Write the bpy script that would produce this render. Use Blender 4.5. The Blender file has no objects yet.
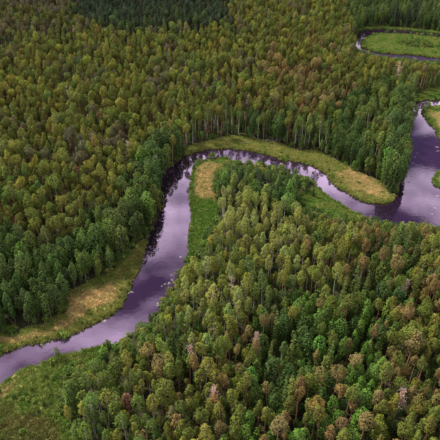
import bpy, math, random
import numpy as np
R = math.radians
random.seed(7)
rng = np.random.default_rng(11)
sc = bpy.context.scene
col = sc.collection

# ------------------------------------------------------------------ camera
CAM_H, PITCH, FOV = 150.0, R(36), R(42)
cam_d = bpy.data.cameras.new('camera')
cam_d.sensor_fit = 'AUTO'; cam_d.angle = FOV
cam_d.clip_start = 1.0; cam_d.clip_end = 30000
cam = bpy.data.objects.new('camera', cam_d); col.objects.link(cam)
cam.location = (0, 0, CAM_H); cam.rotation_euler = (math.pi/2 - PITCH, 0, 0)
sc.camera = cam

# ------------------------------------------------------------------ sky and sun
SUN_EL, SUN_AZ = R(50), R(302)          # azimuth clockwise from +Y: sun ahead and to the left, veiled by thin cloud
EXPOSURE = 1.12
w = bpy.data.worlds.new('World'); sc.world = w; w.use_nodes = True
nt = w.node_tree; nt.nodes.clear()
def N(nt, t, **kw):
    n = nt.nodes.new(t)
    for k, v in kw.items(): setattr(n, k, v)
    return n
wo = N(nt, 'ShaderNodeOutputWorld'); bg = N(nt, 'ShaderNodeBackground')
bg.inputs['Strength'].default_value = 0.05
sky = N(nt, 'ShaderNodeTexSky', sky_type='NISHITA'); sky.sun_disc = False
sky.sun_elevation = SUN_EL; sky.sun_rotation = SUN_AZ; sky.dust_density = 2.0
tc = N(nt, 'ShaderNodeTexCoord'); mp = N(nt, 'ShaderNodeMapping'); mp.inputs['Scale'].default_value = (1, 1, 2.2); mp.inputs['Location'].default_value = (9.1, .3, 6.7)
n1 = N(nt, 'ShaderNodeTexNoise'); n1.inputs['Scale'].default_value = 5.5; n1.inputs['Detail'].default_value = 7; n1.inputs['Roughness'].default_value = .55
cr = N(nt, 'ShaderNodeValToRGB')        # broken layer of lavender grey cloud
cr.color_ramp.elements[0].position = .40; cr.color_ramp.elements[0].color = (1.0, .66, 1.5, 1)
cr.color_ramp.elements[1].position = .68; cr.color_ramp.elements[1].color = (30.0, 28.0, 30.5, 1)
mx = N(nt, 'ShaderNodeMixRGB'); mx.inputs[0].default_value = .85
L = nt.links.new
L(tc.outputs['Generated'], mp.inputs[0]); L(mp.outputs[0], n1.inputs['Vector']); L(n1.outputs['Fac'], cr.inputs[0])
sx = N(nt, 'ShaderNodeSeparateXYZ'); L(tc.outputs['Generated'], sx.inputs[0])
hz_ = N(nt, 'ShaderNodeMapRange'); hz_.inputs[1].default_value = .62; hz_.inputs[2].default_value = .22; hz_.inputs[3].default_value = 1.0; hz_.inputs[4].default_value = 2.6
hm = N(nt, 'ShaderNodeMixRGB', blend_type='MULTIPLY'); hm.inputs[0].default_value = 1
L(sx.outputs['Z'], hz_.inputs[0]); L(cr.outputs[0], hm.inputs[1]); L(hz_.outputs[0], hm.inputs[2])
L(sky.outputs[0], mx.inputs[1]); L(hm.outputs[0], mx.inputs[2]); L(mx.outputs[0], bg.inputs[0]); L(bg.outputs[0], wo.inputs[0])

sl = bpy.data.lights.new('sun', 'SUN'); sl.energy = 5.0; sl.angle = R(5); sl.color = (1, .93, .8)
sun = bpy.data.objects.new('sun', sl); col.objects.link(sun)
sun.rotation_euler = (math.pi/2 - SUN_EL, 0, math.pi - SUN_AZ)
sun.location = (-100, -100, 300)
vs = sc.view_settings
vs.view_transform = 'Standard'; vs.look = 'None'; vs.gamma = 1; vs.use_curve_mapping = False; vs.exposure = EXPOSURE
sc.cycles.max_bounces = 5; sc.cycles.diffuse_bounces = 2; sc.cycles.transmission_bounces = 3; sc.cycles.transparent_max_bounces = 4

# ------------------------------------------------------------------ pixel <-> ground (440 px photograph)
FPX = 220 / math.tan(FOV/2)
sp, cp = math.sin(PITCH), math.cos(PITCH)
def project(x, y, z):
    x, y, z = np.asarray(x, float), np.asarray(y, float), np.asarray(z, float)
    rz = z - CAM_H
    d = np.maximum(y*cp - rz*sp, 1e-3); u = y*sp + rz*cp
    return 220 + FPX*x/d, 220 - FPX*u/d, d
def ground(px, py, z=0.0):
    a = (np.asarray(px, float) - 220)/FPX; b = (220 - np.asarray(py, float))/FPX
    dz = -sp + b*cp; dy = cp + b*sp
    t = (z - CAM_H)/dz
    return a*t, dy*t
def inpoly(px, py, poly):
    px = np.asarray(px, float); py = np.asarray(py, float)
    r = np.zeros(px.shape, bool); n = len(poly)
    for i in range(n):
        x1, y1 = poly[i]; x2, y2 = poly[(i+1) % n]
        if y1 == y2: continue
        c = (y1 > py) != (y2 > py)
        r ^= c & (px < (x2-x1)*(py-y1)/(y2-y1) + x1)
    return r
def catmull(pts, k=4):
    p = np.array(pts, float); n = len(p); out = []
    for i in range(n):
        a, b, c, d = p[i-1], p[i], p[(i+1) % n], p[(i+2) % n]
        for j in range(k):
            t = j/k
            out.append(.5*((2*b) + (c-a)*t + (2*a-5*b+4*c-d)*t*t + (3*b-a-3*c+d)*t**3))
    return np.array(out)
def _h(ix, iy, s):
    v = np.sin(ix*127.1 + iy*311.7 + s*74.7)*43758.5453
    return v - np.floor(v)
def vnoise(x, y, s=0):
    x = np.asarray(x, float); y = np.asarray(y, float)
    ix, iy = np.floor(x), np.floor(y); fx, fy = x-ix, y-iy
    fx = fx*fx*(3-2*fx); fy = fy*fy*(3-2*fy)
    return (_h(ix,iy,s)*(1-fx)+_h(ix+1,iy,s)*fx)*(1-fy) + (_h(ix,iy+1,s)*(1-fx)+_h(ix+1,iy+1,s)*fx)*fy
def fbm(x, y, s=0, o=3):
    t = 0; a = .5; n = 0
    for k in range(o):
        t = t + a*vnoise(x*2**k, y*2**k, s+k*13); n += a; a *= .5
    return t/n

# ------------------------------------------------------------------ traced shapes
north = [(-160,372),(-60,362),(0,355),(9,352),(24,346),(44,342.5),(60,338),(73,334),(80,329.5),(89,326),(105,318),(111,315.5),(122,305.5),
    (129,289),(134.5,278),(140,269),(143.6,254),(148,236),(155,224),(160,212),(161,197),(161,182),(171,167),(183.6,157),(194.5,152.7),
    (209,149.5),(223.6,148.4),(240,149),(260,152.7),(270,155.5),(281,160),(293.6,161),(303,163.6),(315.5,167),(326,173.6),(330,180),
    (339,188),(350,194.5),(362.5,201),(380,204),(392.5,201),(397.5,192.5),(402,181),(405,165),(405,152),(405,142),(409,116),(412,105.5),
    (420,101),(440,99),(480,98),(540,99)]
east = [(540,106),(480,105.5),(440,105.5),(426,107),(422,112),(425,117),(428,121),(434.5,129),(438,136),(444,144),(455,150),(458,155),(452,161),
    (440,169),(435,175),(432.5,180),(434,184),(440,188),(470,196),(540,206),(540,242),(480,234)]
south = [(440,229),(412,228),(390,225),(372.5,219.5),(355,212.5),(342.5,205),(330,197),(317,186),(304.5,178),(290,172.7),(276,169),(254.5,164.5),
    (236,161),(223.6,157),(207,159),(203.6,161),(194.5,165.5),(191,174.5),(189,191),(190,203.6),(191,210),(192,219),(189,228),(188,244.5),
    (189,253.6),(183.6,262),(179,272),(171,290),(158,310),(147,322),(136,331),(123.6,337),(116,343.6),(109,343),(96,347),(80,351),(62,354.5),
    (47,361),(42,362),(22,369),(13,375.5),(0,384.5),(-40,402),(-160,452)]
river_px = north + east + south
ox_out = [(354,47),(357,36),(363,30),(381,28.6),(408,30.5),(440,33.5),(480,38),(520,46),(500,56),(470,62.5),(440,63),(422,63),(410,61),(385,58.5),(367,54.5),(357,51)]
ox_in = [(361,44),(366,37.5),(381,33.4),(408,34.4),(440,37.6),(470,42),(490,48),(470,55),(440,57.8),(422,56),(408,54.4),(385,53.5),(367,49.5),(361,46.5)]
def gpoly(px):
    p = np.array(px, float); x, y = ground(p[:,0], p[:,1], 0.0)
    return catmull(np.stack([x, y], 1))
RIV, OXO, OXI = gpoly(river_px), gpoly(ox_out), gpoly(ox_in)

def segdist(x, y, poly):
    d = np.full(x.shape, 1e18)
    n = len(poly)
    for i in range(n):
        a, b = poly[i], poly[(i+1) % n]; ab = b-a
        t = np.clip(((x-a[0])*ab[0] + (y-a[1])*ab[1])/(ab@ab + 1e-9), 0, 1)
        d = np.minimum(d, (x-a[0]-t*ab[0])**2 + (y-a[1]-t*ab[1])**2)
    return np.sqrt(d)
def sd_river(x, y):
    d = segdist(x, y, RIV); return np.where(inpoly(x, y, RIV), -d, d)
def sd_ox(x, y):
    d = np.minimum(segdist(x, y, OXO), segdist(x, y, OXI))
    return np.where(inpoly(x, y, OXO) & ~inpoly(x, y, OXI), -d, d)
def sd_water(x, y):
    return np.minimum(sd_river(x, y), sd_ox(x, y)) + (fbm(x/3, y/3, 5)-.5)*2.6
def height(x, y, s):
    t = np.clip(s/2.0, 0, 1); t = t*t*(3-2*t)
    land = .10 + .38*t + (fbm(x/9, y/9, 2)-.5)*.5*np.clip(s/4, 0, 1)
    return np.where(s > 0, land, np.maximum(.10 + s*.7, -1.6))

# open ground as it shows in the photograph (pixel outlines)
meadow_left = [(-60,350),(-60,338),(0,336),(18,333),(27,327),(47,324),(53,317),(69,313),(66,302),(68,293),(73,289),(80,287),(100,277),(116,270),(120,262),(133,251),
    (137,244),(146,238),(149,234),(143.6,254),(140,269),(134.5,278),(129,289),(122,305.5),(111,315.5),(89,326),(73,334),(44,342.5),(9,352),(0,355)]
meadow_inner = [(191,175),(194.5,165.5),(203.6,161),(223.6,157),(236,161),(246,163.5),(232,164),(222,168),(216,175),(212,186),(216,196),(220,205),(217,222),(208,230),(204,244),(196,258),(187,261),(184,262),(189,253),(188,244),(192,219),(190,203)]
meadow_north = [(184,156),(186,147),(200,143),(214.5,139),(233,135.5),(251,138),(270,141),(286,145.5),(300,151),(315.5,150),(330,157),(345,165),(357.5,172.5),(375,179),(384,185),
    (386,193),(396,196),(392.5,201),(380,204),(362.5,201),(350,194.5),(339,188),(330,180),(326,173.6),(315.5,167),(303,163.6),(281,160),(260,152.7),(240,149),(223.6,148.4),(209,149.5),(194.5,152.7)]
meadow_south = [(308,190),(317,187),(330,197),(342.5,205),(355,212.5),(366,218),(352,220),(338,216),(322,212),(308,207),(299,202),(300,196)]
meadow_far = [(415,101),(414,95),(428,89),(440,87),(500,86),(500,98),(440,99),(420,101)]
pen_a = [(422,112),(426,107),(440,105.5),(480,105.5),(540,106),(540,152),(470,152),(455,150),(444,144),(438,136),(428,121)]
pen_b = [(432.5,180),(435,175),(440,169),(452,161),(470,155),(540,160),(540,206),(470,196),(440,188),(434,184)]
marsh = [(-60,412),(0,384.5),(13,375.5),(22,369),(42,362),(62,354.5),(80,351),(96,347),(109,343),(106,352),(96,362),(84,368),(70,368),(62,378),(59,395),(61,410),(68,425),(76,445),(90,470),(-60,470)]
isle = ox_in
far_strip = [(362,30),(364,27.3),(381,26),(408,28),(440,31.5),(480,36),(480,38),(440,33.5),(408,30.5),(381,28.6)]
spit = [(0,47.5),(-40,52),(-40,48),(0,44.5),(6,43.5),(8,45.5)]
water_vis = [(p[0] + (4 if 160 < p[1] < 240 and 140 < p[0] < 175 else 5 if p[0] > 400 and p[1] > 104 else 0), p[1]) for p in north] + east + [(480,229),(440,218),(432,220),(412,221),(390,221.5),(372.5,219)] + south[4:]
ox_vis_cut = [(357,30),(363,29),(381,28.6),(408,30.5),(440,33.5),(480,38),(480,62),(440,62),(422,61),(410,58),(396,56.5),(385,55),(374,53),(367,52),(358,49)]
MEADOWS = [meadow_left, meadow_inner, meadow_north, meadow_south, meadow_far, pen_a, pen_b, marsh, isle, far_strip, spit]
CLEAR = MEADOWS + [water_vis, ox_vis_cut]
def in_any(px, py, polys):
    r = np.zeros(np.shape(px), bool)
    for p in polys: r |= inpoly(px, py, p)
    return r

# tan (dry) parts of the open ground
tan_polys = [
    [(-60,342),(20,337),(50,327),(72,316),(74,296),(100,284),(117,280),(122,288),(112,302),(96,314),(74,324),(50,332),(20,343),(-60,350)],
    [(193,172),(199,165),(210,159.5),(234,161),(226,164),(215,170),(210,180),(214,192),(212,200),(203,199),(196,196)],
    [(340,171),(352,172),(372,180),(384,186),(385,192),(390,195),(380,198),(368,196),(352,187),(344,180)],
    [(428,111),(440,108),(520,108),(520,142),(446,140),(438,128)],
    [(440,172),(452,166),(520,170),(520,195),(440,184)],
    [(0,388),(10,378),(18,376),(12,390),(2,398),(-20,404)],
]
brown_polys = [[(-60,402),(0,402),(20,410),(40,412),(56,426),(64,445),(64,470),(-60,470)]]
def tan_amount(x, y, px, py):
    n = fbm(x/3.2, y/3.2, 21)
    qx = px + (fbm(x/5, y/5, 31)-.5)*30*150/np.maximum(y, 60); qy = py + (fbm(x/5, y/5, 32)-.5)*15
    t = np.zeros(np.shape(px)); b = np.zeros(np.shape(px)); g_ = np.random.default_rng(3)
    for k_ in range(10):
        jx, jy = g_.normal()*5, g_.normal()*3
        t = t + in_any(qx+jx, qy+jy, tan_polys)*.1; b = b + in_any(qx+jx, qy+jy, brown_polys)*.1
    return np.clip(t*(.55+.9*n), 0, 1), np.clip(b*(.3+1.2*n), 0, 1)

# ------------------------------------------------------------------ materials
def new_mat(name):
    m = bpy.data.materials.new(name); m.use_nodes = True; m.node_tree.nodes.clear(); return m, m.node_tree
def foliage_mat(name, attr_type='INSTANCER', transl=.2):
    m, t = new_mat(name); l = t.links.new
    out = N(t, 'ShaderNodeOutputMaterial')
    at = N(t, 'ShaderNodeAttribute', attribute_type=attr_type, attribute_name='tint')
    sh = N(t, 'ShaderNodeAttribute', attribute_type='GEOMETRY', attribute_name='leaf_tone')
    mu = N(t, 'ShaderNodeMixRGB', blend_type='MULTIPLY'); mu.inputs[0].default_value = 1
    b = N(t, 'ShaderNodeBsdfPrincipled'); b.inputs['Roughness'].default_value = .62; b.inputs['Specular IOR Level'].default_value = .06
    tr = N(t, 'ShaderNodeBsdfTranslucent'); ms = N(t, 'ShaderNodeMixShader'); ms.inputs[0].default_value = transl
    l(at.outputs['Color'], mu.inputs[1]); l(sh.outputs['Color'], mu.inputs[2])
    l(mu.outputs[0], b.inputs['Base Color']); l(mu.outputs[0], tr.inputs['Color'])
    l(b.outputs[0], ms.inputs[1]); l(tr.outputs[0], ms.inputs[2]); l(ms.outputs[0], out.inputs[0])
    return m
M_LEAF = foliage_mat('leaves')
M_GRASS = foliage_mat('grass_blades', transl=.3)
def bark_mat(name, c1, c2, scale=3, top=None):
    m, t = new_mat(name); l = t.links.new
    out = N(t, 'ShaderNodeOutputMaterial'); b = N(t, 'ShaderNodeBsdfPrincipled'); b.inputs['Roughness'].default_value = .85
    co = N(t, 'ShaderNodeTexCoord'); mp = N(t, 'ShaderNodeMapping'); mp.inputs['Scale'].default_value = (1, 1, .35)
    n = N(t, 'ShaderNodeTexNoise'); n.inputs['Scale'].default_value = scale; n.inputs['Detail'].default_value = 4
    r = N(t, 'ShaderNodeValToRGB'); r.color_ramp.elements[0].position = .35; r.color_ramp.elements[0].color = (*c1, 1)
    r.color_ramp.elements[1].position = .6; r.color_ramp.elements[1].color = (*c2, 1)
    l(co.outputs['Object'], mp.inputs[0]); l(mp.outputs[0], n.inputs['Vector']); l(n.outputs['Fac'], r.inputs[0])
    l(r.outputs[0], b.inputs['Base Color']); l(b.outputs[0], out.inputs[0])
    return m
M_PINEBARK = bark_mat('pine_bark', (.16,.075,.045), (.30,.15,.09))
M_BIRCHBARK = bark_mat('birch_bark', (.22,.19,.17), (.55,.50,.46), 2.2)
M_DARKBARK = bark_mat('grey_bark', (.06,.05,.04), (.14,.12,.10))
M_DEADWOOD = bark_mat('weathered_wood', (.15,.115,.10), (.27,.215,.19))

def ground_mat():
    m, t = new_mat('forest_and_meadow_soil'); l = t.links.new
    out = N(t, 'ShaderNodeOutputMaterial'); b = N(t, 'ShaderNodeBsdfPrincipled'); b.inputs['Roughness'].default_value = .95
    b.inputs['Specular IOR Level'].default_value = .1
    a = N(t, 'ShaderNodeAttribute', attribute_name='cover')
    co = N(t, 'ShaderNodeTexCoord')
    n = N(t, 'ShaderNodeTexNoise'); n.inputs['Scale'].default_value = .9; n.inputs['Detail'].default_value = 8; n.inputs['Roughness'].default_value = .7
    r = N(t, 'ShaderNodeMapRange'); r.inputs[1].default_value = .3; r.inputs[2].default_value = .7; r.inputs[3].default_value = .6; r.inputs[4].default_value = 1.4
    mu = N(t, 'ShaderNodeMixRGB', blend_type='MULTIPLY'); mu.inputs[0].default_value = 1
    bp = N(t, 'ShaderNodeBump'); bp.inputs['Distance'].default_value = .3; bp.inputs['Strength'].default_value = .8
    l(co.outputs['Object'], n.inputs['Vector']); l(n.outputs['Fac'], r.inputs[0]); l(a.outputs['Color'], mu.inputs[1]); l(r.outputs[0], mu.inputs[2])
    l(mu.outputs[0], b.inputs['Base Color']); l(n.outputs['Fac'], bp.inputs['Height']); l(bp.outputs[0], b.inputs['Normal']); l(b.outputs[0], out.inputs[0])
    return m
def water_mat():
    m, t = new_mat('still_river_water'); l = t.links.new
    out = N(t, 'ShaderNodeOutputMaterial'); b = N(t, 'ShaderNodeBsdfPrincipled')
    b.inputs['Base Color'].default_value = (.009, .004, .012, 1); b.inputs['Roughness'].default_value = .03
    b.inputs['IOR'].default_value = 1.85; b.inputs['Specular IOR Level'].default_value = 1.0
    b.inputs['Specular Tint'].default_value = (.95, .71, 1.0, 1)
    co = N(t, 'ShaderNodeTexCoord')
    n = N(t, 'ShaderNodeTexNoise'); n.inputs['Scale'].default_value = .55; n.inputs['Detail'].default_value = 3
    bp = N(t, 'ShaderNodeBump'); bp.inputs['Distance'].default_value = .02; bp.inputs['Strength'].default_value = .25
    l(co.outputs['Object'], n.inputs['Vector']); l(n.outputs['Fac'], bp.inputs['Height']); l(bp.outputs[0], b.inputs['Normal']); l(b.outputs[0], out.inputs[0])
    return m
M_GROUND, M_WATER = ground_mat(), water_mat()

# ------------------------------------------------------------------ mesh helpers
def mesh_from(name, V, F4, mats, mat_idx=None, F3=None, smooth=False):
    """V (n,3), F4 (m,4), F3 (k,3) arrays"""
    me = bpy.data.meshes.new(name)
    V = np.asarray(V, np.float32)
    F4 = np.zeros((0,4), int) if F4 is None else np.asarray(F4, int)
    F3 = np.zeros((0,3), int) if F3 is None else np.asarray(F3, int)
    me.vertices.add(len(V)); me.vertices.foreach_set('co', V.ravel())
    nl = F4.size + F3.size
    me.loops.add(nl); me.loops.foreach_set('vertex_index', np.concatenate([F4.ravel(), F3.ravel()]).astype(np.int32))
    me.polygons.add(len(F4)+len(F3))
    st = np.concatenate([np.arange(len(F4))*4, F4.size + np.arange(len(F3))*3]).astype(np.int32)
    me.polygons.foreach_set('loop_start', st)
    for m in mats: me.materials.append(m)
    if mat_idx is not None: me.polygons.foreach_set('material_index', np.asarray(mat_idx, np.int32))
    me.polygons.foreach_set('use_smooth', np.full(len(me.polygons), smooth))
    me.update(calc_edges=True)
    return me
def link(name, me, parent=None, **props):
    o = bpy.data.objects.new(name, me); col.objects.link(o)
    if parent is not None: o.parent = parent
    for k, v in props.items(): o[k] = v
    return o

class Geo:
    """collects leaf quads (material 0) and wood tubes"""
    def __init__(s): s.v, s.f, s.t, s.n = [], [], [], 0
    def add(s, V, F, tone):
        s.v.append(V); s.f.append(np.asarray(F)+s.n); s.n += len(V)
        s.t.append(np.broadcast_to(np.asarray(tone, float), (len(V), 3)) if np.ndim(tone) < 2 else tone)
    def leaves(s, c, rad, n, size, tone=1.0, up=.25, r=None, jit=.55, lo=.72):
        r = r or rng
        d = r.normal(size=(n,3)); d[:,2] += up; d /= np.linalg.norm(d, axis=1)[:,None]
        rad = np.asarray(rad, float)
        P = np.asarray(c) + d*rad*r.uniform(lo, 1.05, (n,1))
        nn = d/rad; nn /= np.linalg.norm(nn, axis=1)[:,None]
        nn = nn + r.normal(size=(n,3))*jit; nn /= np.linalg.norm(nn, axis=1)[:,None]
        a = np.cross(nn, r.normal(size=(n,3))); a /= np.linalg.norm(a, axis=1)[:,None]
        b = np.cross(nn, a)
        sz = size*r.uniform(.6, 1.25, (n,1)); q = r.uniform(.55, 1.0, (n,1)); k = nn*sz*.28
        V = np.stack([P+a*sz, P+b*sz*q-k, P-a*sz*r.uniform(.6,1,(n,1)), P-b*sz*q-k*.6], 1).reshape(-1,3)
        F = np.arange(4*n).reshape(n,4)
        tn = tone*(1 + r.normal(size=(n,1))*.10)
        hue = np.concatenate([1+r.normal(size=(n,1))*.05, np.ones((n,1)), 1+r.normal(size=(n,1))*.08], 1)
        s.add(V, F, np.repeat(np.clip(tn*hue, .4, 1.8), 4, 0))
    def tube(s, pts, rads, k=6):
        pts = np.asarray(pts, float); rads = np.asarray(rads, float); rings = []
        for i in range(len(pts)):
            d = pts[min(i+1, len(pts)-1)] - pts[max(i-1, 0)]; d /= np.linalg.norm(d)+1e-9
            a = np.cross(d, (0,1,0) if abs(d[1]) < .9 else (1,0,0)); a /= np.linalg.norm(a); b = np.cross(d, a)
            th = np.arange(k)/k*2*math.pi
            rings.append(pts[i] + rads[i]*(np.cos(th)[:,None]*a + np.sin(th)[:,None]*b))
        V = np.concatenate(rings); F = []
        for i in range(len(pts)-1):
            for j in range(k):
                F.append((i*k+j, i*k+(j+1)%k, (i+1)*k+(j+1)%k, (i+1)*k+j))
        s.add(V, F, 1.0)
    def mesh(s, name, mat):
        me = mesh_from(name, np.concatenate(s.v), np.concatenate(s.f), [mat])
        s.tones(me); return me
    def tones(s, me):
        a = me.attributes.new('leaf_tone', 'FLOAT_COLOR', 'POINT')
        t = np.concatenate(s.t); a.data.foreach_set('color', np.concatenate([t, np.ones((len(t),1))], 1).astype(np.float32).ravel())
def joined(name, crown, trunk, mats):
    V = np.concatenate(crown.v+trunk.v); fc = np.concatenate(crown.f); ft = np.concatenate(trunk.f) + crown.n
    me = mesh_from(name, V, np.concatenate([fc, ft]), mats, np.r_[np.zeros(len(fc), int), np.ones(len(ft), int)])
    g = Geo(); g.t = crown.t+trunk.t; g.tones(me); return me

# ------------------------------------------------------------------ tree kinds: list of (crown Geo, trunk Geo, crown-shape word)
def bent(h, n, amp, r):
    z = np.linspace(0, h, n); x = np.cumsum(r.normal(size=n))*amp; y = np.cumsum(r.normal(size=n))*amp
    x -= x[0]; y -= y[0]
    return np.stack([x, y, z], 1)
def limb(tr, axis, h, z0, tip, r0, r):
    i = np.interp(z0, axis[:,2], np.arange(len(axis))); k = int(i)
    b = axis[k] + (axis[min(k+1, len(axis)-1)]-axis[k])*(i-k)
    mid = (b+tip)/2 + r.normal(size=3)*.12
    tr.tube([b, mid, tip], [r0, r0*.7, r0*.25], 4)
def dome(g, ax, z0, z1, W, r, n, leaf, peak=.35, tip=.75, bumps=22, amp=.34, holes=0., off=(0,0), jit=.5):
    """one lumpy ovoid crown of small leaf faces; widest at 'peak', tapering to a blunt top"""
    bt = r.uniform(0, 6.283, bumps); bf = (np.arange(bumps)+.5)/bumps; r.shuffle(bf); tone = r.uniform(.80, 1.22, bumps); ba = r.uniform(.45, 1.0, bumps)
    m = int(n*2.6); f = r.uniform(0, 1, m)
    def prof(f): return np.where(f < peak, .42+.58*np.sin(np.clip(f/peak, 0, 1)*math.pi/2), np.clip(1-((np.clip(f, peak, 1)-peak)/(1-peak))**2.0, 0, 1)**tip)
    f = f[r.random(m) < prof(f)*.93+.07][:n]; n = len(f); th = r.uniform(0, 6.283, n)
    p = prof(f); asp = (z1-z0)/W
    dth = np.abs((th[:,None]-bt+math.pi) % 6.283 - math.pi)*np.maximum(p, .25)[:,None]; df = (f[:,None]-bf)*asp
    q = np.exp(-(dth**2+df**2)/.13)*ba; near_ = np.argmax(q, 1); lump = np.max(q, 1)
    keep = (lump > holes) | (r.random(n) < .25)
    f, th, p, lump, near_ = f[keep], th[keep], p[keep], lump[keep], near_[keep]; n = len(f)
    rr = W*(p*(1-amp+amp*1.35*lump)+.05)*r.uniform(.66, 1.04, n)
    z = z0 + (z1-z0)*f + (lump-.5)*.35
    P = np.stack([np.interp(z, ax[:,2], ax[:,0])+rr*np.cos(th)+off[0]*f, np.interp(z, ax[:,2], ax[:,1])+rr*np.sin(th)+off[1]*f, z], 1)
    slope = (f-peak)*1.9
    nn = np.stack([np.cos(th), np.sin(th), slope+.25], 1); nn /= np.linalg.norm(nn, axis=1)[:,None]
    nn = nn + r.normal(size=(n,3))*jit; nn /= np.linalg.norm(nn, axis=1)[:,None]
    a = np.cross(nn, r.normal(size=(n,3))); a /= np.linalg.norm(a, axis=1)[:,None]; b = np.cross(nn, a)
    sz = leaf*r.uniform(.6, 1.3, (n,1)); k = nn*sz*.3; w_ = r.uniform(.5, 1.0, (n,1))
    V = np.stack([P+a*sz, P+b*sz*w_-k, P-a*sz*r.uniform(.6,1,(n,1)), P-b*sz*w_-k*.6], 1).reshape(-1,3)
    tn = tone[near_][:,None]*(1+r.normal(size=(n,1))*.09)*np.concatenate([1+r.normal(size=(n,1))*.06, np.ones((n,1)), 1+r.normal(size=(n,1))*.08], 1)
    g.add(V, np.arange(4*n).reshape(n,4), np.repeat(np.clip(tn, .4, 1.8), 4, 0))
def limbs(t, ax, H, z0, z1, W, r, n, r0):
    for i in range(n):
        z = z0 + (z1-z0)*(i+.3)/n; th = i*2.4; q = W*.5*(1-.6*i/n)
        limb(t, ax, H, max(.8, z-1.0), np.array([np.interp(z, ax[:,2], ax[:,0])+q*math.cos(th), np.interp(z, ax[:,2], ax[:,1])+q*math.sin(th), z+.3]), r0, r)
def make_pine(seed, word):
    r = np.random.default_rng(seed); H = 16.5; c, t = Geo(), Geo()
    ax = bent(H*.94, 8, .09, r); t.tube(ax, np.linspace(.22, .05, 8), 7)
    W = {'rounded':2.15,'narrow':1.75,'lopsided':2.0,'flat-topped':2.3,'ragged':2.1,'pointed':2.0,'forked':1.5}[word]
    z0 = H*{'rounded':.71,'narrow':.65,'lopsided':.70,'flat-topped':.74,'ragged':.66,'pointed':.62,'forked':.68}[word]
    if word == 'forked': dome(c, ax+np.array([-1.5,.5,0]), z0-1.6, H-2.6, 1.3, r, 420, .215, .4, .8)
    dome(c, ax, z0, H, W, r, 560 if word == 'forked' else 900, .215, {'flat-topped':.55,'narrow':.30,'pointed':.2}.get(word, .38), {'flat-topped':.5,'narrow':.95,'pointed':1.15}.get(word, .75), 22, .46 if word == 'ragged' else .38, .30 if word == 'ragged' else .16, (.8,.3) if word == 'lopsided' else (0,0))
    limbs(t, ax, H, z0, H*.93, W, r, 8, .06)
    for k in range(4):                                   # dead stubs below the crown
        z = r.uniform(H*.3, z0); th = r.uniform(0, 6.28); limb(t, ax, H, z, np.array([1.0*math.cos(th), 1.0*math.sin(th), z+.1]), .035, r)
    return c, t, word
def make_birch(seed, word):
    r = np.random.default_rng(seed); H = 16.5; c, t = Geo(), Geo()
    ax = bent(H*.93, 8, .13, r); t.tube(ax, np.linspace(.18, .035, 8), 7)
    W = {'oval':2.0,'slender':1.6,'leaning':1.9,'open':2.1,'bushy':2.3,'pointed':1.9,'split':1.45}[word]
    z0 = H*{'oval':.64,'slender':.60,'leaning':.65,'open':.64,'bushy':.60,'pointed':.56,'split':.62}[word]
    if word == 'split': dome(c, ax+np.array([1.5,.4,0]), z0-1.2, H-1.8, 1.35, r, 450, .205, .45, .8)
    dome(c, ax, z0, H, W, r, 560 if word == 'split' else 900, .205, .25 if word == 'pointed' else .42, {'slender':.85,'pointed':1.1}.get(word, .7), 26, .36, .34 if word == 'open' else .16, (1.2,-.4) if word == 'leaning' else (0,0), .6)
    limbs(t, ax, H, z0, H*.9, W, r, 9, .045)
    return c, t, word
def make_alder(seed, word):
    r = np.random.default_rng(seed); H = 13.5; c, t = Geo(), Geo()
    ax = bent(H*.9, 7, .12, r); t.tube(ax, np.linspace(.24, .05, 7), 7)
    W = {'round':2.5,'broad':2.85,'upright':2.0,'uneven':2.45,'conical':2.2,'twin-topped':1.7}[word]; z0 = H*{'round':.22,'broad':.28,'upright':.18,'uneven':.2,'conical':.15,'twin-topped':.22}[word]
    if word == 'twin-topped': dome(c, ax+np.array([1.9,-.5,0]), z0, H*.84, 1.6, r, 480, .26, .45, .7)
    dome(c, ax, z0, H, W, r, 640 if word == 'twin-topped' else 980, .26, .22 if word == 'conical' else .40, {'broad':.5,'upright':.8,'conical':1.05}.get(word, .62), 30, .40 if word == 'uneven' else .32, .12, (.5,.2) if word == 'uneven' else (0,0))
    limbs(t, ax, H, z0, H*.85, W, r, 9, .07)
    return c, t, word
def make_spruce(seed, word):
    r = np.random.default_rng(seed); H = 18.0; c, t = Geo(), Geo()
    ax = bent(H*.98, 6, .03, r); t.tube(ax, np.linspace(.22, .02, 6), 6)
    W = {'narrow':1.5,'broad':2.1,'gappy':1.8}[word]; n = 13
    for i in range(n):
        f = i/n; z = H*(.1 + .88*f); rr = W*(1-f)**.85 + .1; m = max(3, int(7*(1-f)+2))
        for j in range(m):
            if word == 'gappy' and r.random() < .18: continue
            th = j*6.283/m + i*1.3 + r.normal()*.2; q = rr*r.uniform(.5, .72)
            s = max(.25, rr*.42)
            c.leaves((q*math.cos(th), q*math.sin(th), z-.15*rr), (s*1.15, s*1.15, s*.55), 11, .27, r.uniform(.78, 1.22), .3, r)
    return c, t, word
def make_shrub(seed, word):
    r = np.random.default_rng(seed); c, t = Geo(), Geo()
    n = {'rounded':9,'spreading':11,'upright':8}[word]; W = {'rounded':1.0,'spreading':1.5,'upright':.7}[word]; Hh = {'rounded':1.7,'spreading':1.3,'upright':2.4}[word]
    for i in range(n):
        th = i*2.4; rr = W*math.sqrt((i+.3)/n); z = Hh*(1-.55*(rr/W)**2)*r.uniform(.55, .95)
        ctr = np.array([rr*math.cos(th), rr*math.sin(th), z]); s = r.uniform(.45, .7)
        c.leaves(ctr, (s, s, s*.9), 24, .19, r.uniform(.76, 1.25), .3, r)
        t.tube([(0,0,0), ctr*.5+r.normal(size=3)*.05, ctr], [.05,.035,.015], 4)
    return c, t, word
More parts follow.
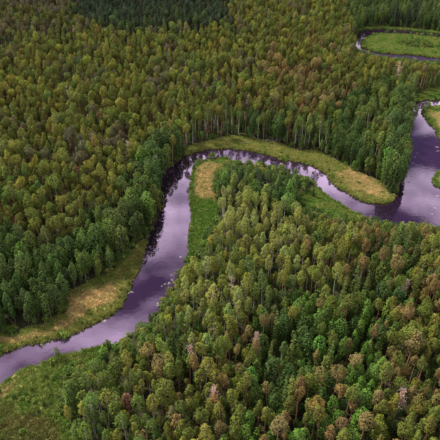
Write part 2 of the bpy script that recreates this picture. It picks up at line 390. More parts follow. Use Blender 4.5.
def make_snag(seed, word):
    r = np.random.default_rng(seed); t, c = Geo(), Geo(); H = 18.0
    ax = bent(H, 9, .12, r); t.tube(ax, np.linspace(.26, .04, 9), 7)
    for i in range(26):
        z = H*r.uniform(.5, .98); th = i*2.4; ln = (1.9*(1-(z/H)**3)+.6)*r.uniform(.7, 1.15)
        b = np.array([np.interp(z, ax[:,2], ax[:,0]), np.interp(z, ax[:,2], ax[:,1]), z])
        e = b + np.array([ln*math.cos(th), ln*math.sin(th), ln*r.uniform(.1, .7)]); m = (b+e)/2 + r.normal(size=3)*.12
        c.tube([b, m, e], [.09,.065,.03], 4)
        for q in range(3):
            p = m + (e-m)*r.uniform(0, .9); c.tube([p, p + r.normal(size=3)*.5 + (0,0,.25)], [.045,.02], 4)
    nd = Geo()
    for i in range(14):
        f = (i+.5)/14; z = H*(.62+.36*f); th = i*2.4; rr = 1.35*math.sin(math.pi*(.15+.8*f))*r.uniform(.3, .8)
        q = r.uniform(.4, .75); nd.leaves((rr*math.cos(th), rr*math.sin(th), z), (q, q, q*.8), 22, .15, r.uniform(.8, 1.2), .2, r)
    return c, t, nd
KINDS = {
    'pine':  (make_pine, ['rounded','narrow','lopsided','flat-topped','ragged','pointed','forked'], 16.5, M_PINEBARK, 2.0),
    'birch': (make_birch, ['oval','slender','leaning','open','bushy','pointed','split'], 16.5, M_BIRCHBARK, 2.0),
    'alder': (make_alder, ['round','broad','upright','uneven','conical','twin-topped'], 13.5, M_DARKBARK, 2.3),
    'spruce':(make_spruce, ['narrow','broad','gappy'], 18.0, M_DARKBARK, 1.6),
    'shrub': (make_shrub, ['rounded','spreading','upright'], 2.0, M_DARKBARK, 1.1),
}
PARTS, POOL = {}, {}
for ki, (k, (fn, words, H, bm, cw)) in enumerate(KINDS.items()):
    PARTS[k] = []; pc = bpy.data.collections.new(k + '_sources'); POOL[k] = pc
    for vi, wd in enumerate(words):
        c, t, _ = fn(100*ki + vi + 3, wd)
        PARTS[k].append((c.mesh(k+'_crown', M_LEAF), t.mesh(k+'_trunk', bm), wd))
        pc.objects.link(bpy.data.objects.new('%s_source_%02d' % (k, vi), joined(k+'_whole', c, t, [M_LEAF, bm])))

# ------------------------------------------------------------------ ground sheet with the river bed, and the water
def axis_coords(lo, hi, step, far):
    a = list(np.arange(lo, hi+step*.5, step)); g = step; x = a[-1]
    while x < far: g *= 1.35; x += g; a.append(x)
    g = step; x = a[0]
    while x > -far: g *= 1.35; x -= g; a.insert(0, x)
    return np.array(a)
gx = axis_coords(-150, 285, 1.3, 9000); gy = axis_coords(70, 600, 1.3, 9000)
GX, GY = np.meshgrid(gx, gy); X, Y = GX.ravel(), GY.ravel()
near = (X > -260) & (X < 420) & (Y > 40) & (Y < 720)
S = np.full(X.shape, 200.0); SR = S.copy(); SO = S.copy()
SR[near] = sd_river(X[near], Y[near]); SO[near] = sd_ox(X[near], Y[near])
ragged = (fbm(X/3, Y/3, 5)-.5)*2.6
S = np.minimum(SR, SO) + np.where(near, ragged, 0)
Z = height(X, Y, S)
nxg, nyg = len(gx), len(gy)
I = (np.arange(nyg-1)[:,None]*nxg + np.arange(nxg-1)[None,:]).ravel()
Q = np.stack([I, I+1, I+1+nxg, I+nxg], 1)
gm = mesh_from('ground', np.stack([X, Y, Z], 1), Q, [M_GROUND], smooth=True)
PX, PY, PD = project(X, Y, Z)
vis = near & (Y*cp + CAM_H*sp > 0)
mead = np.zeros(X.shape, bool); mead[vis] = in_any(PX[vis], PY[vis], MEADOWS)
tan_a, brn_a = tan_amount(X, Y, PX, PY)
cover = np.tile(np.array([.024,.024,.011]), (len(X),1))
cover[mead] = (.12,.145,.035)
tm = (tan_a*mead)[:,None]; cover = cover*(1-tm) + np.array([.36,.25,.115])*tm
bm_ = (brn_a*mead)[:,None]; cover = cover*(1-bm_) + np.array([.115,.105,.036])*bm_
mud = np.clip(1 - S/.7, 0, 1)[:,None]; cover = cover*(1-mud) + np.array([.018,.013,.009])*mud
at = gm.attributes.new('cover', 'FLOAT_COLOR', 'POINT'); at.data.foreach_set('color', np.concatenate([cover, np.ones((len(X),1))], 1).astype(np.float32).ravel())
link('ground', gm, kind='structure')
def water(name, sd):
    keep = (sd.ravel()[Q] < 2.2).any(1)
    f = Q[keep]; u, inv = np.unique(f, return_inverse=True)
    me = mesh_from(name, np.stack([X[u], Y[u], np.zeros(len(u))], 1), inv.reshape(-1,4), [M_WATER], smooth=True)
    return link(name, me, kind='structure')
water('river', SR); water('river', SO)

# ------------------------------------------------------------------ where the trees stand
PAL = {
    'olive': (.084,.102,.019), 'yellow_olive': (.134,.144,.024), 'rust': (.140,.108,.038), 'brown': (.150,.086,.044),
    'dark': (.041,.072,.017), 'bright': (.075,.140,.024), 'lime': (.158,.180,.042), 'blue': (.026,.044,.021), 'grey': (.085,.080,.040), 'mid': (.074,.108,.022),
}
# first matching zone (crown position in the photograph) decides the mix of kinds and colours
ZONES = [
    ('dark trees along the top', [(75,-40),(228,-40),(240,10),(226,26),(205,31),(170,33),(130,36),(95,27),(68,8)], [('alder','blue',5),('pine','blue',3),('spruce','blue',1.5),('pine','dark',1)]),
    ('grey pines in the top left corner', [(-300,-40),(80,-40),(68,8),(100,30),(60,36),(0,46),(-300,60)], [('pine','grey',5),('pine','olive',4),('alder','blue',1.5)]),
    ('dark trees at the far end', [(340,-40),(900,-40),(900,27),(360,27),(345,20)], [('alder','dark',6),('alder','mid',2),('spruce','blue',1.5)]),
    ('dark alders on the left bank', [(-100,215),(20,228),(60,240),(95,212),(118,190),(130,160),(160,142),(186,150),(190,240),(140,250),(118,275),(75,292),(60,325),(-100,345)], [('alder','dark',7),('alder','mid',2),('birch','mid',.6),('alder','bright',.7)]),
    ('edge of the north bank wood', [(186,112),(320,112),(330,150),(300,165),(186,160)], [('birch','mid',4),('pine','olive',3),('alder','dark',3)]),
    ('green trees left of the river fork', [(330,95),(360,82),(420,70),(420,210),(385,205),(320,150)], [('alder','dark',5),('alder','mid',3),('birch','mid',2),('pine','olive',1)]),
    ('rusty pines in the upper middle', [(258,45),(330,40),(345,90),(300,112),(250,108)], [('pine','rust',4),('pine','olive',5),('pine','yellow_olive',2)]),
    ('dark thicket inside the bend', [(205,160),(320,160),(330,205),(300,214),(262,192),(238,182),(212,196)], [('alder','dark',5),('alder','bright',2),('spruce','blue',2),('birch','mid',1)]),
    ('pale birches inside the bend', [(165,180),(262,180),(310,205),(318,262),(250,300),(215,330),(150,345),(120,345)], [('birch','lime',6),('birch','yellow_olive',2),('pine','yellow_olive',1.2),('alder','mid',.8),('birch','mid',1)]),
    ('mixed trees under the right reach', [(300,200),(620,200),(620,285),(318,285)], [('pine','olive',3),('birch','yellow_olive',2.5),('pine','rust',2.5),('alder','mid',2),('spruce','dark',1)]),
    ('rusty pine stand at the right edge', [(408,285),(620,285),(620,640),(372,640),(370,420),(388,350)], [('pine','rust',3.6),('pine','olive',5),('pine','yellow_olive',2),('alder','dark',.5)]),
    ('bright green thicket at lower right', [(262,285),(408,285),(388,350),(372,420),(372,640),(225,640),(245,400),(255,330)], [('alder','bright',4.2),('pine','rust',1.3),('pine','olive',1.6),('alder','dark',2.6),('spruce','mid',1.2),('birch','mid',.8)]),
    ('mixed trees at the bottom centre', [(160,335),(262,300),(260,640),(150,640)], [('pine','olive',3.4),('pine','rust',1.5),('birch','yellow_olive',2),('alder','mid',2.2),('spruce','dark',1)]),
    ('green birches at lower left', [(-200,330),(175,330),(160,640),(-200,640)], [('birch','mid',4),('birch','yellow_olive',2.2),('alder','mid',2.5),('pine','olive',1.0)]),
]
DEFAULT = ('olive pines left of the bend', None, [('pine','olive',6),('pine','yellow_olive',4.2),('birch','yellow_olive',1.4),('pine','mid',2.2),('alder','dark',.8),('pine','grey',.5)])
ZONES.append(DEFAULT)

def hexgrid(x0, x1, y0, y1, s, jit):
    xs = np.arange(x0, x1, s); ys = np.arange(y0, y1, s*.87)
    gx_, gy_ = np.meshgrid(xs, ys); gx_ = gx_ + (np.arange(len(ys)) % 2)[:,None]*s*.5
    return (gx_ + rng.uniform(-jit, jit, gx_.shape)*s).ravel(), (gy_ + rng.uniform(-jit, jit, gy_.shape)*s).ravel()
def framed(x, y, mx_, top=0):
    px, py, _ = project(x, y, top); return (px > -mx_) & (px < 440+mx_) & (py < 440+150)
xa, ya = hexgrid(-420, 420, 40, 700, 3.6, .38)
k = framed(xa, ya, 90, 0); xa, ya = xa[k], ya[k]
xb, yb = hexgrid(-900, 900, 700, 1250, 5.2, .4)
k = np.abs(xb) < yb*.75; xb, yb = xb[k], yb[k]
tx, ty = np.r_[xa, xb], np.r_[ya, yb]
swd = np.full(tx.shape, 100.0); nn_ = ty < 700; swd[nn_] = sd_water(tx[nn_], ty[nn_])
ok = swd > 1.0
tx, ty, swd = tx[ok], ty[ok], swd[ok]
n = len(tx)
tz = height(tx, ty, swd)
clump = fbm(tx/17, ty/17, 41, 2)                       # species come in groups
fine = fbm(tx/6, ty/6, 43, 2)
u1 = np.clip((clump-.5)*2.1+.5 + rng.normal(size=n)*.22, 0, .9999)
cpx, cpy, _ = project(tx, ty, tz+12.0)
zone = np.full(n, len(ZONES)-1)
wob = (fbm(tx/20, ty/20, 47)-.5)*26 + rng.normal(size=n)*7
for zi in range(len(ZONES)-2, -1, -1):
    zone[inpoly(cpx+wob, cpy+wob*.6, ZONES[zi][1])] = zi
kind = np.empty(n, object); colr = np.empty(n, object)
u = rng.permutation(n)/n
for zi, (_, _, mix) in enumerate(ZONES):
    idx = np.where(zone == zi)[0]
    if not len(idx): continue
    o = np.argsort(u1[idx]); rank = np.empty(len(idx)); rank[o] = (np.arange(len(idx))+.5)/len(idx)
    cw_ = np.cumsum([m[2] for m in mix]); cw_ = cw_/cw_[-1]
    w_ = np.searchsorted(cw_, rank)
    for j, i in enumerate(idx): kind[i], colr[i] = mix[w_[j]][0], mix[w_[j]][1]
Hk = np.array([KINDS[k][2] for k in kind]); Wk = np.array([KINDS[k][4] for k in kind])
scl = np.clip(rng.normal(.93, .16, n) + (fine-.5)*.3, .55, 1.32)
scl[kind == 'alder'] *= 1.02
def blocked(x, y, z, h, wd):
    r = np.zeros(x.shape, bool)
    for f, g in ((0,0),(.3,.25),(.55,.7),(.75,.95),(.9,.7),(1.0,.2)):
        for s_ in (-1, 1):
            px, py, _ = project(x + s_*g*wd, y, z + f*h); r |= in_any(px, py, CLEAR)
    return r
state = np.zeros(n, int)
alive = np.ones(n, bool)
for tries, fac in enumerate((1.0, .78, .6, .45)):
    bad = np.where(state == 0)[0]
    if not len(bad): break
    nb = bad[ty[bad] < 640]
    b = np.zeros(n, bool); b[nb] = blocked(tx[nb], ty[nb], tz[nb], Hk[nb]*scl[nb]*fac, Wk[nb]*scl[nb]*(fac**.5))
    good = bad[~b[bad]]; scl[good] *= fac; state[good] = 1
    if tries == 0:                                     # the shorter edge trees are broadleaf
        for i in bad[b[bad]]:
            if kind[i] in ('pine', 'birch') and rng.random() < .5: kind[i] = 'alder'; colr[i] = {'lime':'mid','olive':'mid','yellow_olive':'mid','rust':'mid'}.get(colr[i], colr[i]); Hk[i] = 13.5; Wk[i] = 2.3
edge = np.where(state == 0)[0]
alive[edge] = False
trees = []      # dicts: kind, colour, x, y, z, scale, zone
def add_tree(kd, cl, x, y, z, s, zn, slim=None, special=None, variant=None):
    nv = len(PARTS[kd])
    trees.append(dict(kind=kd, col=cl, x=float(x), y=float(y), z=float(z), s=float(s), slim=slim or random.uniform(.80, 1.16)*(1 - .12*min(1, max(0, (y-220)/200))),
        rot=random.uniform(0, 6.28), v=random.randrange(nv) if variant is None else variant, zone=zn, special=special))
gap = fbm(tx/11, ty/11, 61, 2)
for i in range(n):
    if not alive[i]: continue
    if gap[i] < .17 and zone[i] >= 8: continue           # small clearings let the undergrowth show
    add_tree(kind[i], colr[i], tx[i], ty[i], tz[i]-.1, scl[i], ZONES[zone[i]][0])
# low bushes: along the banks, in the marsh, in the strip that tall trees leave free
sx_, sy_ = hexgrid(-150, 260, 60, 520, 2.1, .42)
k = framed(sx_, sy_, 40); sx_, sy_ = sx_[k], sy_[k]
ssd = sd_water(sx_, sy_); k = ssd > .5; sx_, sy_, ssd = sx_[k], sy_[k], ssd[k]
sz_ = height(sx_, sy_, ssd); spx, spy, _ = project(sx_, sy_, sz_)
sm = in_any(spx, spy, MEADOWS); smar = inpoly(spx, spy, marsh)
sn = fbm(sx_/5, sy_/5, 71)
t_a, b_a = tan_amount(sx_, sy_, spx, spy)
edge_pts = np.stack([tx[edge], ty[edge]], 1)
near_edge = np.zeros(len(sx_), bool)
for ex, ey in edge_pts: near_edge |= (sx_-ex)**2 + (sy_-ey)**2 < 6.5
pr = np.where(smar, .5*(sn > .42)*(1-b_a*.85), np.where(sm, np.where(ssd < 2.6, .55*(sn > .34), .045)*(1-t_a*.9), 0))
pr = np.where(near_edge & ~sm, .75, pr)
pr = np.where(~sm & (ssd < 4.5) & (sx_ > -90), .8, pr)
in_thicket = inpoly(spx, spy, [(396,44),(410,38.5),(440,40),(480,44),(480,50),(440,49),(415,48)])
pr = np.where(in_thicket, .55*(sn > .36), pr)
take = rng.random(len(sx_)) < pr
for i in np.where(take)[0]:
    s = random.uniform(.45, .8) if sm[i] and not smar[i] else random.uniform(.45, .95)
    if not sm[i]: s = random.uniform(.9, 1.6)
    if in_thicket[i]: s = random.uniform(.9, 1.5)
    cl = random.choices(['mid','bright','dark','lime'], [4, 2.5, 2, 1.2])[0]
    zn = 'marsh in the lower left corner' if smar[i] else ('river bank meadow' if sm[i] else 'edge of the wood')
    add_tree('shrub', cl, sx_[i], sy_[i], sz_[i]-.05, s, zn)
# full-crowned alders leaning out from the wooded shores
for shore in ([(118,264),(130,252),(139,241),(146,231),(153,220),(158,210),(159,196),(159,182),(168,168),(177,159),(182,153)], [(398,190),(401,182),(403,168),(403,150),(404,134),(407,117),(410,106)]):
    q_ = np.array(shore, float); gx1, gy1 = ground(q_[:,0], q_[:,1], .4)
    dl = np.r_[0, np.cumsum(np.hypot(np.diff(gx1), np.diff(gy1)))]
    for row in (0, 1, 2):
        for d_ in np.arange(0, dl[-1], 3.6):
            x = np.interp(d_, dl, gx1) - .6 - 3.4*row + random.uniform(-.9, .9); y = np.interp(d_, dl, gy1) + random.uniform(-1.2, 1.2)
            if float(sd_water(np.array([x]), np.array([y]))[0]) < .3: continue
            trees = [t for t in trees if t['kind'] == 'shrub' or (t['x']-x)**2 + (t['y']-y)**2 > 7.0]
            add_tree('alder', random.choices(['dark','mid','bright'], [6,2,.6])[0], x, y, .3, random.uniform(1.05, 1.35)+.08*row, 'wooded shore', random.uniform(.98, 1.22), None, random.choice([0,1,3,3,0,5]))
# single trees that can be picked out in the photograph: crown centre pixel, kind, colour, scale
def by_crown(px, py, kd, cl, s, label, variant=None, frac=.8):
    H = KINDS[kd][2]*s; x, y = ground(px, py, .45+frac*H); x, y = float(x), float(y)
    global trees
    trees = [t for t in trees if t['kind'] == 'shrub' or t['special'] or (t['x']-x)**2 + (t['y']-y)**2 > 6.0]
    add_tree(kd, cl, x, y, .35, s, None, 1.0, label, variant)
by_crown(57, 353.5, 'alder', 'mid', .46, 'round green bush standing at the water on the lower left bank', 0, .5)
by_crown(52, 361, 'shrub', 'mid', 1.3, 'small low bush just left of the round bush on the lower left bank', 0, .5)
by_crown(214, 230, 'pine', 'yellow_olive', .55, 'lone small olive tree at the edge of the green meadow inside the bend', 0, .75)
by_crown(219, 192, 'birch', 'yellow_olive', .62, 'lone pale birch with a bare trunk beside the tan meadow inside the bend', 1, .85)
for px, py, s in ((256.5,172,.62),(277,170,.55),(290,182,.6),(307,182,.62),(314.5,187,.5),(300,178,.5)):
    by_crown(px, py, 'spruce', 'blue', s, 'narrow dark spruce %s' % {256.5:'at the left end of the thicket inside the bend',277:'whose tip stands against the bright water of the bend',290:'in the middle of the thicket facing the river',307:'nearest the water where the river narrows behind trees',314.5:'small, rightmost of the thicket inside the bend',300:'short, just left of the one nearest the water'}[px], 0, .6)
by_crown(128, 402, 'pine', 'brown', .95, 'reddish brown pine with thinning needles among the lower left birches', 4)
by_crown(75, 172, 'pine', 'brown', 1.0, 'reddish brown pine standing alone among the olive pines at left', 4)
by_crown(12, 145, 'pine', 'brown', 1.0, 'brown pine near the left edge above the dark alders', 0)
by_crown(345, 422, 'pine', 'rust', .95, 'tan crowned pine with a bare orange trunk at the bottom edge', 0)
by_crown(206, 131, 'pine', 'brown', .5, 'short red brown pine at the left end of the north bank meadow', 0)
by_crown(405, 305, 'birch', 'bright', .95, 'bright green birch with a pale leaning trunk near the right edge', 2)
for px, py in ((290,250),(262,252),(270,262),(262,240),(296,262),(305,250),(349,254),(343,252)):
    by_crown(px, py, 'birch', 'lime' if px < 300 else 'yellow_olive', 1.05, None, 1)

# ------------------------------------------------------------------ colour of each tree
def tint_of(t):
    b = np.array(PAL[t['col']]); k = 1 + random.gauss(0, .13)
    b = b*k*np.array([1+random.gauss(0,.09), 1+random.gauss(0,.05), 1+random.gauss(0,.10)])
    return [float(max(.008, q)) for q in b]
for t in trees:
    t['tint'] = tint_of(t); t['tilt'] = (random.gauss(0, .035), random.gauss(0, .035))
    H = KINDS[t['kind']][2]*t['s']
    t['H'] = H
    t['px'], t['py'], t['d'] = [float(q) for q in project(t['x'], t['y'], t['z']+H*.78)]

# ------------------------------------------------------------------ individuals and the remaining forest
COLW = {'olive':'olive green','yellow_olive':'yellowish olive','rust':'rust tinged','brown':'red brown','dark':'dark green','bright':'bright green','lime':'lime green','blue':'blackish green','grey':'grey brown','mid':'mid green'}
FULL = {'pine':'pine_tree','birch':'birch_tree','alder':'alder_tree','spruce':'spruce_tree','shrub':'bush'}
CATW = {'pine':'pine tree','birch':'birch tree','alder':'alder tree','spruce':'spruce tree','shrub':'bush'}
def where_words(t):
    xs = ['far left','left','left of centre','centre','right of centre','right','far right'][int(min(6, max(0, t['px']//63)))]
    y = t['py']
    ys = 'bottom edge' if y > 405 else 'lower quarter' if y > 335 else 'below mid picture' if y > 265 else 'mid picture' if y > 200 else 'upper half' if y > 110 else 'near the top' if y > 22 else 'top edge'
    return ys + ', ' + xs
indiv, rest = {}, {}
for kd in KINDS:
    L_ = [t for t in trees if t['kind'] == kd]
    vis_ = [t for t in L_ if -4 < t['px'] < 444 and -4 < t['py'] < 444]
    vis_.sort(key=lambda t: (t['special'] is None, -t['H']/t['d']))
    indiv[kd] = vis_[:300]; ids = {id(t) for t in indiv[kd]}
    rest[kd] = [t for t in L_ if id(t) not in ids]
labels = {}
for kd, L_ in indiv.items():
    L_.sort(key=lambda t: (-round(t['py']/8), t['px']))
    mean = np.mean([t['s'] for t in L_])
    for t in L_:
        size = 'tall ' if t['s'] > mean*1.09 else 'short ' if t['s'] < mean*.86 else ''
        if kd == 'shrub': size = {'tall ':'large ','short ':'small ','':''}[size]
        t['label'] = t['special'] or '%s%s %s with %s crown, %s' % (size, COLW[t['col']], CATW[kd].replace(' tree',''), PARTS[kd][t['v']][2], where_words(t))
        labels.setdefault(t['label'], []).append(t)
for lb, ts in labels.items():
    if 2 <= len(ts) <= 20 and not ts[0]['special']:
        ts.sort(key=lambda t: t['px'])
        W_ = 'first second third fourth fifth sixth seventh eighth ninth tenth eleventh twelfth thirteenth fourteenth fifteenth sixteenth seventeenth eighteenth nineteenth twentieth'.split()
        for t, wd in zip(ts, W_): t['label'] = lb + ', ' + wd + ' from left'
GROUPS = {'pine':'pines of the forest','birch':'birches of the forest','alder':'alders of the forest','spruce':'spruces of the forest','shrub':'bushes of the banks and marsh'}
for kd, L_ in indiv.items():
    for t in L_:
        cm, tm_, _ = PARTS[kd][t['v']]
        e = bpy.data.objects.new(FULL[kd], None); col.objects.link(e); e.empty_display_size = .5
        e.location = (t['x'], t['y'], t['z']); e.rotation_euler = (*t['tilt'], t['rot']); e.scale = (t['s']*t['slim'], t['s']*t['slim'], t['s'])
        e['label'] = t['label']; e['category'] = CATW[kd]; e['group'] = GROUPS[kd]
        link('stems' if kd == 'shrub' else 'trunk', tm_, e)
        c = link('foliage' if kd == 'shrub' else 'crown', cm, e); c['tint'] = t['tint']

def scatter(name, pts, coll, **props):
    """one 'stuff' object: a vertex per plant, a geometry-node group grows the plants"""
    me = bpy.data.meshes.new(name); n_ = len(pts['p'])
    me.vertices.add(n_); me.vertices.foreach_set('co', np.asarray(pts['p'], np.float32).ravel())
    def at_(nm, ty_, key, data): a = me.attributes.new(nm, ty_, 'POINT'); a.data.foreach_set(key, np.asarray(data).ravel())
    at_('variant', 'INT', 'value', np.asarray(pts['v'], np.int32))
    at_('turn', 'FLOAT_VECTOR', 'vector', np.asarray(pts['r'], np.float32))
    at_('size', 'FLOAT_VECTOR', 'vector', np.asarray(pts['s'], np.float32))
    at_('tint', 'FLOAT_VECTOR', 'vector', np.asarray(pts['t'], np.float32))
    me.update()
    o = link(name, me, **props)
    g = bpy.data.node_groups.new(name, 'GeometryNodeTree'); g.is_modifier = True
    g.interface.new_socket('Geometry', in_out='INPUT', socket_type='NodeSocketGeometry')
    g.interface.new_socket('Geometry', in_out='OUTPUT', socket_type='NodeSocketGeometry')
    gi, go = N(g, 'NodeGroupInput'), N(g, 'NodeGroupOutput')
    ci = N(g, 'GeometryNodeCollectionInfo'); ci.inputs['Collection'].default_value = coll
    ci.inputs['Separate Children'].default_value = True; ci.inputs['Reset Children'].default_value = True
    ip = N(g, 'GeometryNodeInstanceOnPoints'); ip.inputs['Pick Instance'].default_value = True
    l = g.links.new
    l(gi.outputs[0], ip.inputs['Points']); l(ci.outputs[0], ip.inputs['Instance'])
    for nm, dt, sk in (('variant','INT','Instance Index'), ('turn','FLOAT_VECTOR','Rotation'), ('size','FLOAT_VECTOR','Scale')):
        a = N(g, 'GeometryNodeInputNamedAttribute'); a.data_type = dt; a.inputs['Name'].default_value = nm
        l([q for q in a.outputs if q.enabled][0], ip.inputs[sk])
    l(ip.outputs[0], go.inputs[0])
    m = o.modifiers.new('plants', 'NODES'); m.node_group = g
    return o
STUFF = {'pine':('pine_forest','distant olive and rusty pine forest covering the land beyond the river','forest'),
    'birch':('birch_forest','distant pale birches mixed through the forest','forest'),
    'alder':('alder_forest','distant green broadleaf trees massed through the forest','forest'),
    'spruce':('spruce_forest','distant dark spruces massed along the top of the forest','forest'),
    'shrub':('bank_bushes','low green bushes massed along the river banks','bushes')}
def pts_of(L_):
    return dict(p=[(t['x'],t['y'],t['z']) for t in L_], v=[t['v'] for t in L_], r=[(*t.get('tilt', (0,0)), t['rot']) for t in L_],
        s=[(t['s']*t['slim'], t['s']*t['slim'], t['s']) for t in L_], t=[t['tint'] for t in L_])
for kd, L_ in rest.items():
    if L_:
        nm, lb, ct = STUFF[kd]; scatter(nm, pts_of(L_), POOL[kd], kind='stuff', label=lb, category=ct)

# undergrowth: young trees and bushes on the forest floor
ux, uy = hexgrid(-330, 330, 50, 560, 3.1, .45)
k = framed(ux, uy, 50); ux, uy = ux[k], uy[k]
usd = sd_water(ux, uy); k = usd > 1.5; ux, uy, usd = ux[k], uy[k], usd[k]
uz = height(ux, uy, usd)
us = np.clip(rng.normal(.36, .11, len(ux)), .14, .62)
k = ~blocked(ux, uy, uz, 16*us, 2.2*us) & (rng.random(len(ux)) < .85)
ux, uy, uz, us = ux[k], uy[k], uz[k], us[k]
ul = [dict(x=ux[i], y=uy[i], z=uz[i]-.05, s=us[i], slim=1.25, rot=random.uniform(0,6.28), v=random.randrange(6), tint=tint_of(dict(col=random.choice(['dark','dark','mid','bright'])))) for i in range(len(ux))]
scatter('undergrowth', pts_of(ul), POOL['alder'], kind='stuff', label='young green trees growing on the forest floor between the trunks', category='undergrowth')

# ------------------------------------------------------------------ dead trees
SN = []
for i in range(3):
    c, t, nd = make_snag(900+i, ''); SN.append((c.mesh('snag_branches', M_DEADWOOD), t.mesh('snag_trunk', M_DEADWOOD), nd.mesh('snag_needles', M_LEAF)))
snags = [(193,353,'pink grey dead pine with bare branches among birches right of the bottom reach',.85),
    (216,394,'pinkish pale dead pine with bare branches low in the bottom centre',.85),
    (258,338,'small pinkish dead treetop among pines below mid picture',.7),
    (400,396,'pinkish dead pine in the rusty pine stand at lower right',.85),
    (402,336,'pinkish dead treetop at the border of the bright green thicket',.75),
    (406,285,'reddish dead pine above the bright birch near the right edge',.75),
    (231,284,'forked white dead trunk among the pale birches inside the bend',.9),
    (213,325,'short pale dead trunk below the birches inside the bend',.8),
    (68,92,'pale grey dead birch among olive pines in the upper left',1.0),
    (125,150,'bare grey dead tree just left of the dark bank trees',1.0),
    (157,160,'thin bare trunk among the alders above the water at the left bend',.8),
    (400,68,'pinkish grey dead trees in the wood below the oxbow water',1.0)]
for i, (px, py, lb, s) in enumerate(snags):
    s *= 1.12; x, y = ground(px, py, .4+18*s*.78)
    e = bpy.data.objects.new('dead_tree', None); col.objects.link(e)
    e.location = (float(x), float(y), .3); e.scale = (s, s, s); e.rotation_euler = (R(random.uniform(-3,3)), R(random.uniform(-3,3)), i*1.9)
    e['label'] = lb; e['category'] = 'dead tree'; e['group'] = 'bare dead trees'
    b, t, nd = SN[i % 3]; link('trunk', t, e); link('branches', b, e)
    if 'pink' in lb or 'red' in lb: link('dead_needles', nd, e)['tint'] = (.42, .25, .20)
# fallen trunks in the meadows
logs = [((254,141),(273,139.5),'long pale fallen trunk lying at the back of the north meadow'),((271,141.5),(285,139),'pale fallen trunk at the right end of the north meadow'),
    ((266,143),(268,137.5),'short pale log pointing to the wood on the north meadow'),((208,192.5),(217,191),'thin pale fallen trunk on the tan meadow inside the bend'),((240,143),(249,142),'short grey log lying in the middle of the north meadow')]
for (a, b, lb) in logs:
    x0, y0 = [float(q) for q in ground(*a, .8)]; x1, y1 = [float(q) for q in ground(*b, .8)]
    ln = math.hypot(x1-x0, y1-y0); g = Geo()
    g.tube([(0,0,0),(ln*.35,.12,.06),(ln*.7,-.05,.03),(ln,.05,.12)], [.24,.21,.16,.08], 7)
    o = link('fallen_log', g.mesh('fallen_log', M_DEADWOOD), label=lb, category='log', group='fallen logs on the meadows')
    o.location = (x0, y0, .75); o.rotation_euler = (0, 0, math.atan2(y1-y0, x1-x0))
    q = Geo()
    for j in range(4):
        p = ln*(.45+.13*j); q.tube([(p,0,.05),(p+.5,(-1)**j*.9,.5)], [.06,.02], 4)
    link('branch_stub', q.mesh('branch_stub', M_DEADWOOD), o)

# ------------------------------------------------------------------ meadow grass
grass_pool = bpy.data.collections.new('grass_sources')
for v in range(4):
    g = Geo(); r = np.random.default_rng(500+v); n_ = 34
    th = r.uniform(0, 6.28, n_); rr = .55*np.sqrt(r.random(n_)); bx, by = rr*np.cos(th), rr*np.sin(th)
    hh = r.uniform(.45, 1.0, n_); lx, ly = r.normal(size=n_)*.28, r.normal(size=n_)*.28; fa = r.uniform(0, 6.28, n_); wd = r.uniform(.05, .10, n_)
    dx, dy = np.cos(fa)*wd, np.sin(fa)*wd
    V = np.stack([np.stack([bx-dx,by-dy,0*bx],1), np.stack([bx+dx,by+dy,0*bx],1), np.stack([bx+lx+dx*.5,by+ly+dy*.5,hh],1), np.stack([bx+lx-dx*.5,by+ly-dy*.5,hh],1)], 1).reshape(-1,3)
    g.add(V, np.arange(4*n_).reshape(n_,4), np.repeat(np.clip(1+r.normal(size=(n_,1))*.22, .5, 1.6)*np.ones((1,3)), 4, 0))
    grass_pool.objects.link(bpy.data.objects.new('grass_source_%02d' % v, g.mesh('grass_tuft', M_GRASS)))
hx, hy = hexgrid(-150, 270, 60, 520, .92, .45)
k = framed(hx, hy, 30); hx, hy = hx[k], hy[k]
hp = project(hx, hy, .5*np.ones(len(hx)))
k = in_any(hp[0], hp[1], MEADOWS); hx, hy = hx[k], hy[k]
hsd = sd_water(hx, hy); k = hsd > -.35; hx, hy, hsd = hx[k], hy[k], hsd[k]
hz = height(hx, hy, hsd); hpx, hpy, _ = project(hx, hy, hz)
ta, ba = tan_amount(hx, hy, hpx, hpy)
ta = ta*np.clip((hsd-1.2)/1.5, 0, 1)
nz = fbm(hx/4, hy/4, 81); nz2 = rng.normal(size=len(hx))*.1
straw = np.clip(ta*1.15 - .1 + nz2*1.2 + (nz-.5)*.5, 0, 1)[:,None]; sedge = np.clip(ba*1.1-.1+nz2, 0, 1)[:,None]
gf = np.clip(nz*1.8-.4+nz2, 0, 1)[:,None]
north_y = np.clip(inpoly(hpx, hpy, meadow_north)*.55 + inpoly(hpx, hpy, meadow_left)*.45 - inpoly(hpx, hpy, meadow_inner)*.3 + gf[:,0]*.6, 0, 1)[:,None]
tuft = np.array([.085,.165,.026])*(1-north_y) + np.array([.22,.225,.060])*north_y
tuft = tuft*(1-straw) + (np.array([.52,.355,.170])*(1-gf) + np.array([.38,.31,.125])*gf)*straw
tuft = tuft*(1-sedge) + (np.array([.165,.145,.050])*(1-gf) + np.array([.105,.125,.035])*gf)*sedge
def grass(name, m, hs, label):
    i = np.where(m)[0]
    tn = tuft[i]*(1+rng.normal(size=(len(i),1))*.12)
    h = hs*rng.uniform(.6, 1.25, len(i))*(1+.5*(hsd[i] < 1.6)); wq = rng.uniform(.8, 1.3, len(i))
    scatter(name, dict(p=np.stack([hx[i],hy[i],hz[i]-.03],1), v=rng.integers(0,4,len(i)), r=np.stack([0*h,0*h,rng.uniform(0,6.28,len(i))],1),
        s=np.stack([wq,wq,h],1), t=np.clip(tn, .01, 1)), grass_pool, kind='stuff', label=label, category='grass')
dry = ta + nz2*2.2 + (fbm(hx/1.7, hy/1.7, 91)-.5)*.9 > .42
brn = (ba + nz2 > .55) & ~dry
grass('dry_grass', dry, .8, 'dry tan grass on the meadows beside the river')
grass('brown_sedge', brn, .9, 'brown marsh sedge in the lower left corner')
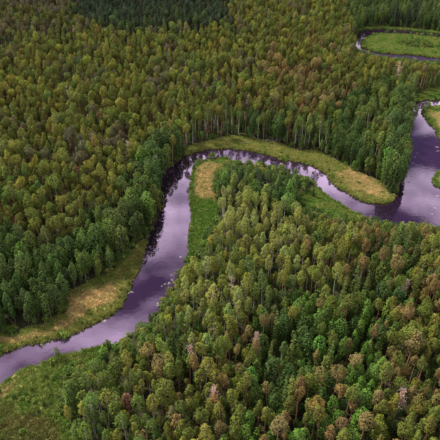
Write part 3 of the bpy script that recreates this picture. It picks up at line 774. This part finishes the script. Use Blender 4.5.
grass('green_grass', ~dry & ~brn, .75, 'green grass and sedge on the banks and meadows')

# ------------------------------------------------------------------ floating weed
def pad_mat():
    m, t = new_mat('floating_leaves'); l = t.links.new
    out = N(t, 'ShaderNodeOutputMaterial'); b = N(t, 'ShaderNodeBsdfPrincipled'); b.inputs['Roughness'].default_value = .6
    co = N(t, 'ShaderNodeTexCoord'); n_ = N(t, 'ShaderNodeTexNoise'); n_.inputs['Scale'].default_value = 2.5
    r = N(t, 'ShaderNodeValToRGB'); r.color_ramp.elements[0].color = (.10,.13,.07,1); r.color_ramp.elements[1].color = (.30,.29,.24,1)
    l(co.outputs['Object'], n_.inputs['Vector']); l(n_.outputs['Fac'], r.inputs[0]); l(r.outputs[0], b.inputs['Base Color']); l(b.outputs[0], out.inputs[0])
    return m
M_PAD = pad_mat()
pads = [(129.5,292,2.2,1.2,'beside the tan meadow on the left bank'),(104,321,1.6,.7,'under the tip of the tan meadow'),(43,344.5,1.6,.6,'by the shaded water at lower left'),
    (180,257,1.0,.7,'alone at mid channel of the long reach'),(169,283,1.2,.8,'largest of the group by the birch bank'),(165,284,.8,.6,'left of the largest by the birch bank'),
    (172,280,.8,.6,'above the largest by the birch bank'),(162,286,.7,.5,'leftmost by the birch bank'),(171,275,.7,.4,'topmost by the birch bank'),(158,304,1.6,1.0,'against the bank of the bottom reach'),(162,299,1.2,.8,'further up the bank of the bottom reach'),
    (172,201,1.0,.4,'brownish in the bright reach'),(186,237,.7,.5,'small in the middle of the long reach'),
    (408,182,1.8,1.0,'at the point where the river forks'),(411,176,1.6,.9,'just above the fork point'),(412,169,1.5,.8,'along the wooded shore of the right arm'),(413,163,1.3,.7,'higher along the wooded shore of the right arm'),
    (415,157,1.5,.7,'near the top of the wooded shore of the right arm'),(417,153,1.2,.6,'topmost of the wooded shore row'),(437,147,2.0,.8,'near the right edge above the small tan point'),(438,151,1.8,.6,'right edge, lower of two'),
    (435,208,1.4,.8,'near the right edge under the small tan point'),(432,214,1.2,.7,'close to the south treetops at right'),(437,196,1.6,.9,'just under the small tan point'),
    (425,131,1.4,.8,'middle of the bright right arm'),(423,134,1.0,.6,'lower in the bright right arm')]
PM = []
for v in range(5):
    g = Geo(); r = np.random.default_rng(700+v); V, F = [], []
    for j in range(26):
        q = r.normal(size=2)*.42; rad = r.uniform(.08, .2); a0 = r.uniform(0, 6.28)
        th = a0 + np.arange(8)/8*5.7; b0 = len(V)
        z = .012 + .0018*j
        V += [(q[0], q[1], z)] + [(q[0]+rad*math.cos(x), q[1]+rad*math.sin(x), z) for x in th]
        F += [(b0, b0+k_, b0+k_+1, b0+k_+2) for k_ in (1, 3, 5)]
    g.add(np.array(V), F, 1.0); PM.append(g.mesh('lily_pads', M_PAD))
for i, (px, py, wx, wy, lb) in enumerate(pads):
    x, y = [float(q) for q in ground(px, py, 0)]
    o = link('floating_weed_mat', PM[i % 5], label='pale floating weed mat ' + lb, category='water plant', group='weed mats floating on the river')
    o.location = (x, y, .004); o.scale = (wx*.7, wy*1.0, 1); o.rotation_euler = (0, 0, random.uniform(-.4, .4))
print('TREES', len(trees), {k_: (len(indiv[k_]), len(rest[k_])) for k_ in KINDS}, 'under', len(ul), 'grass', len(hx))
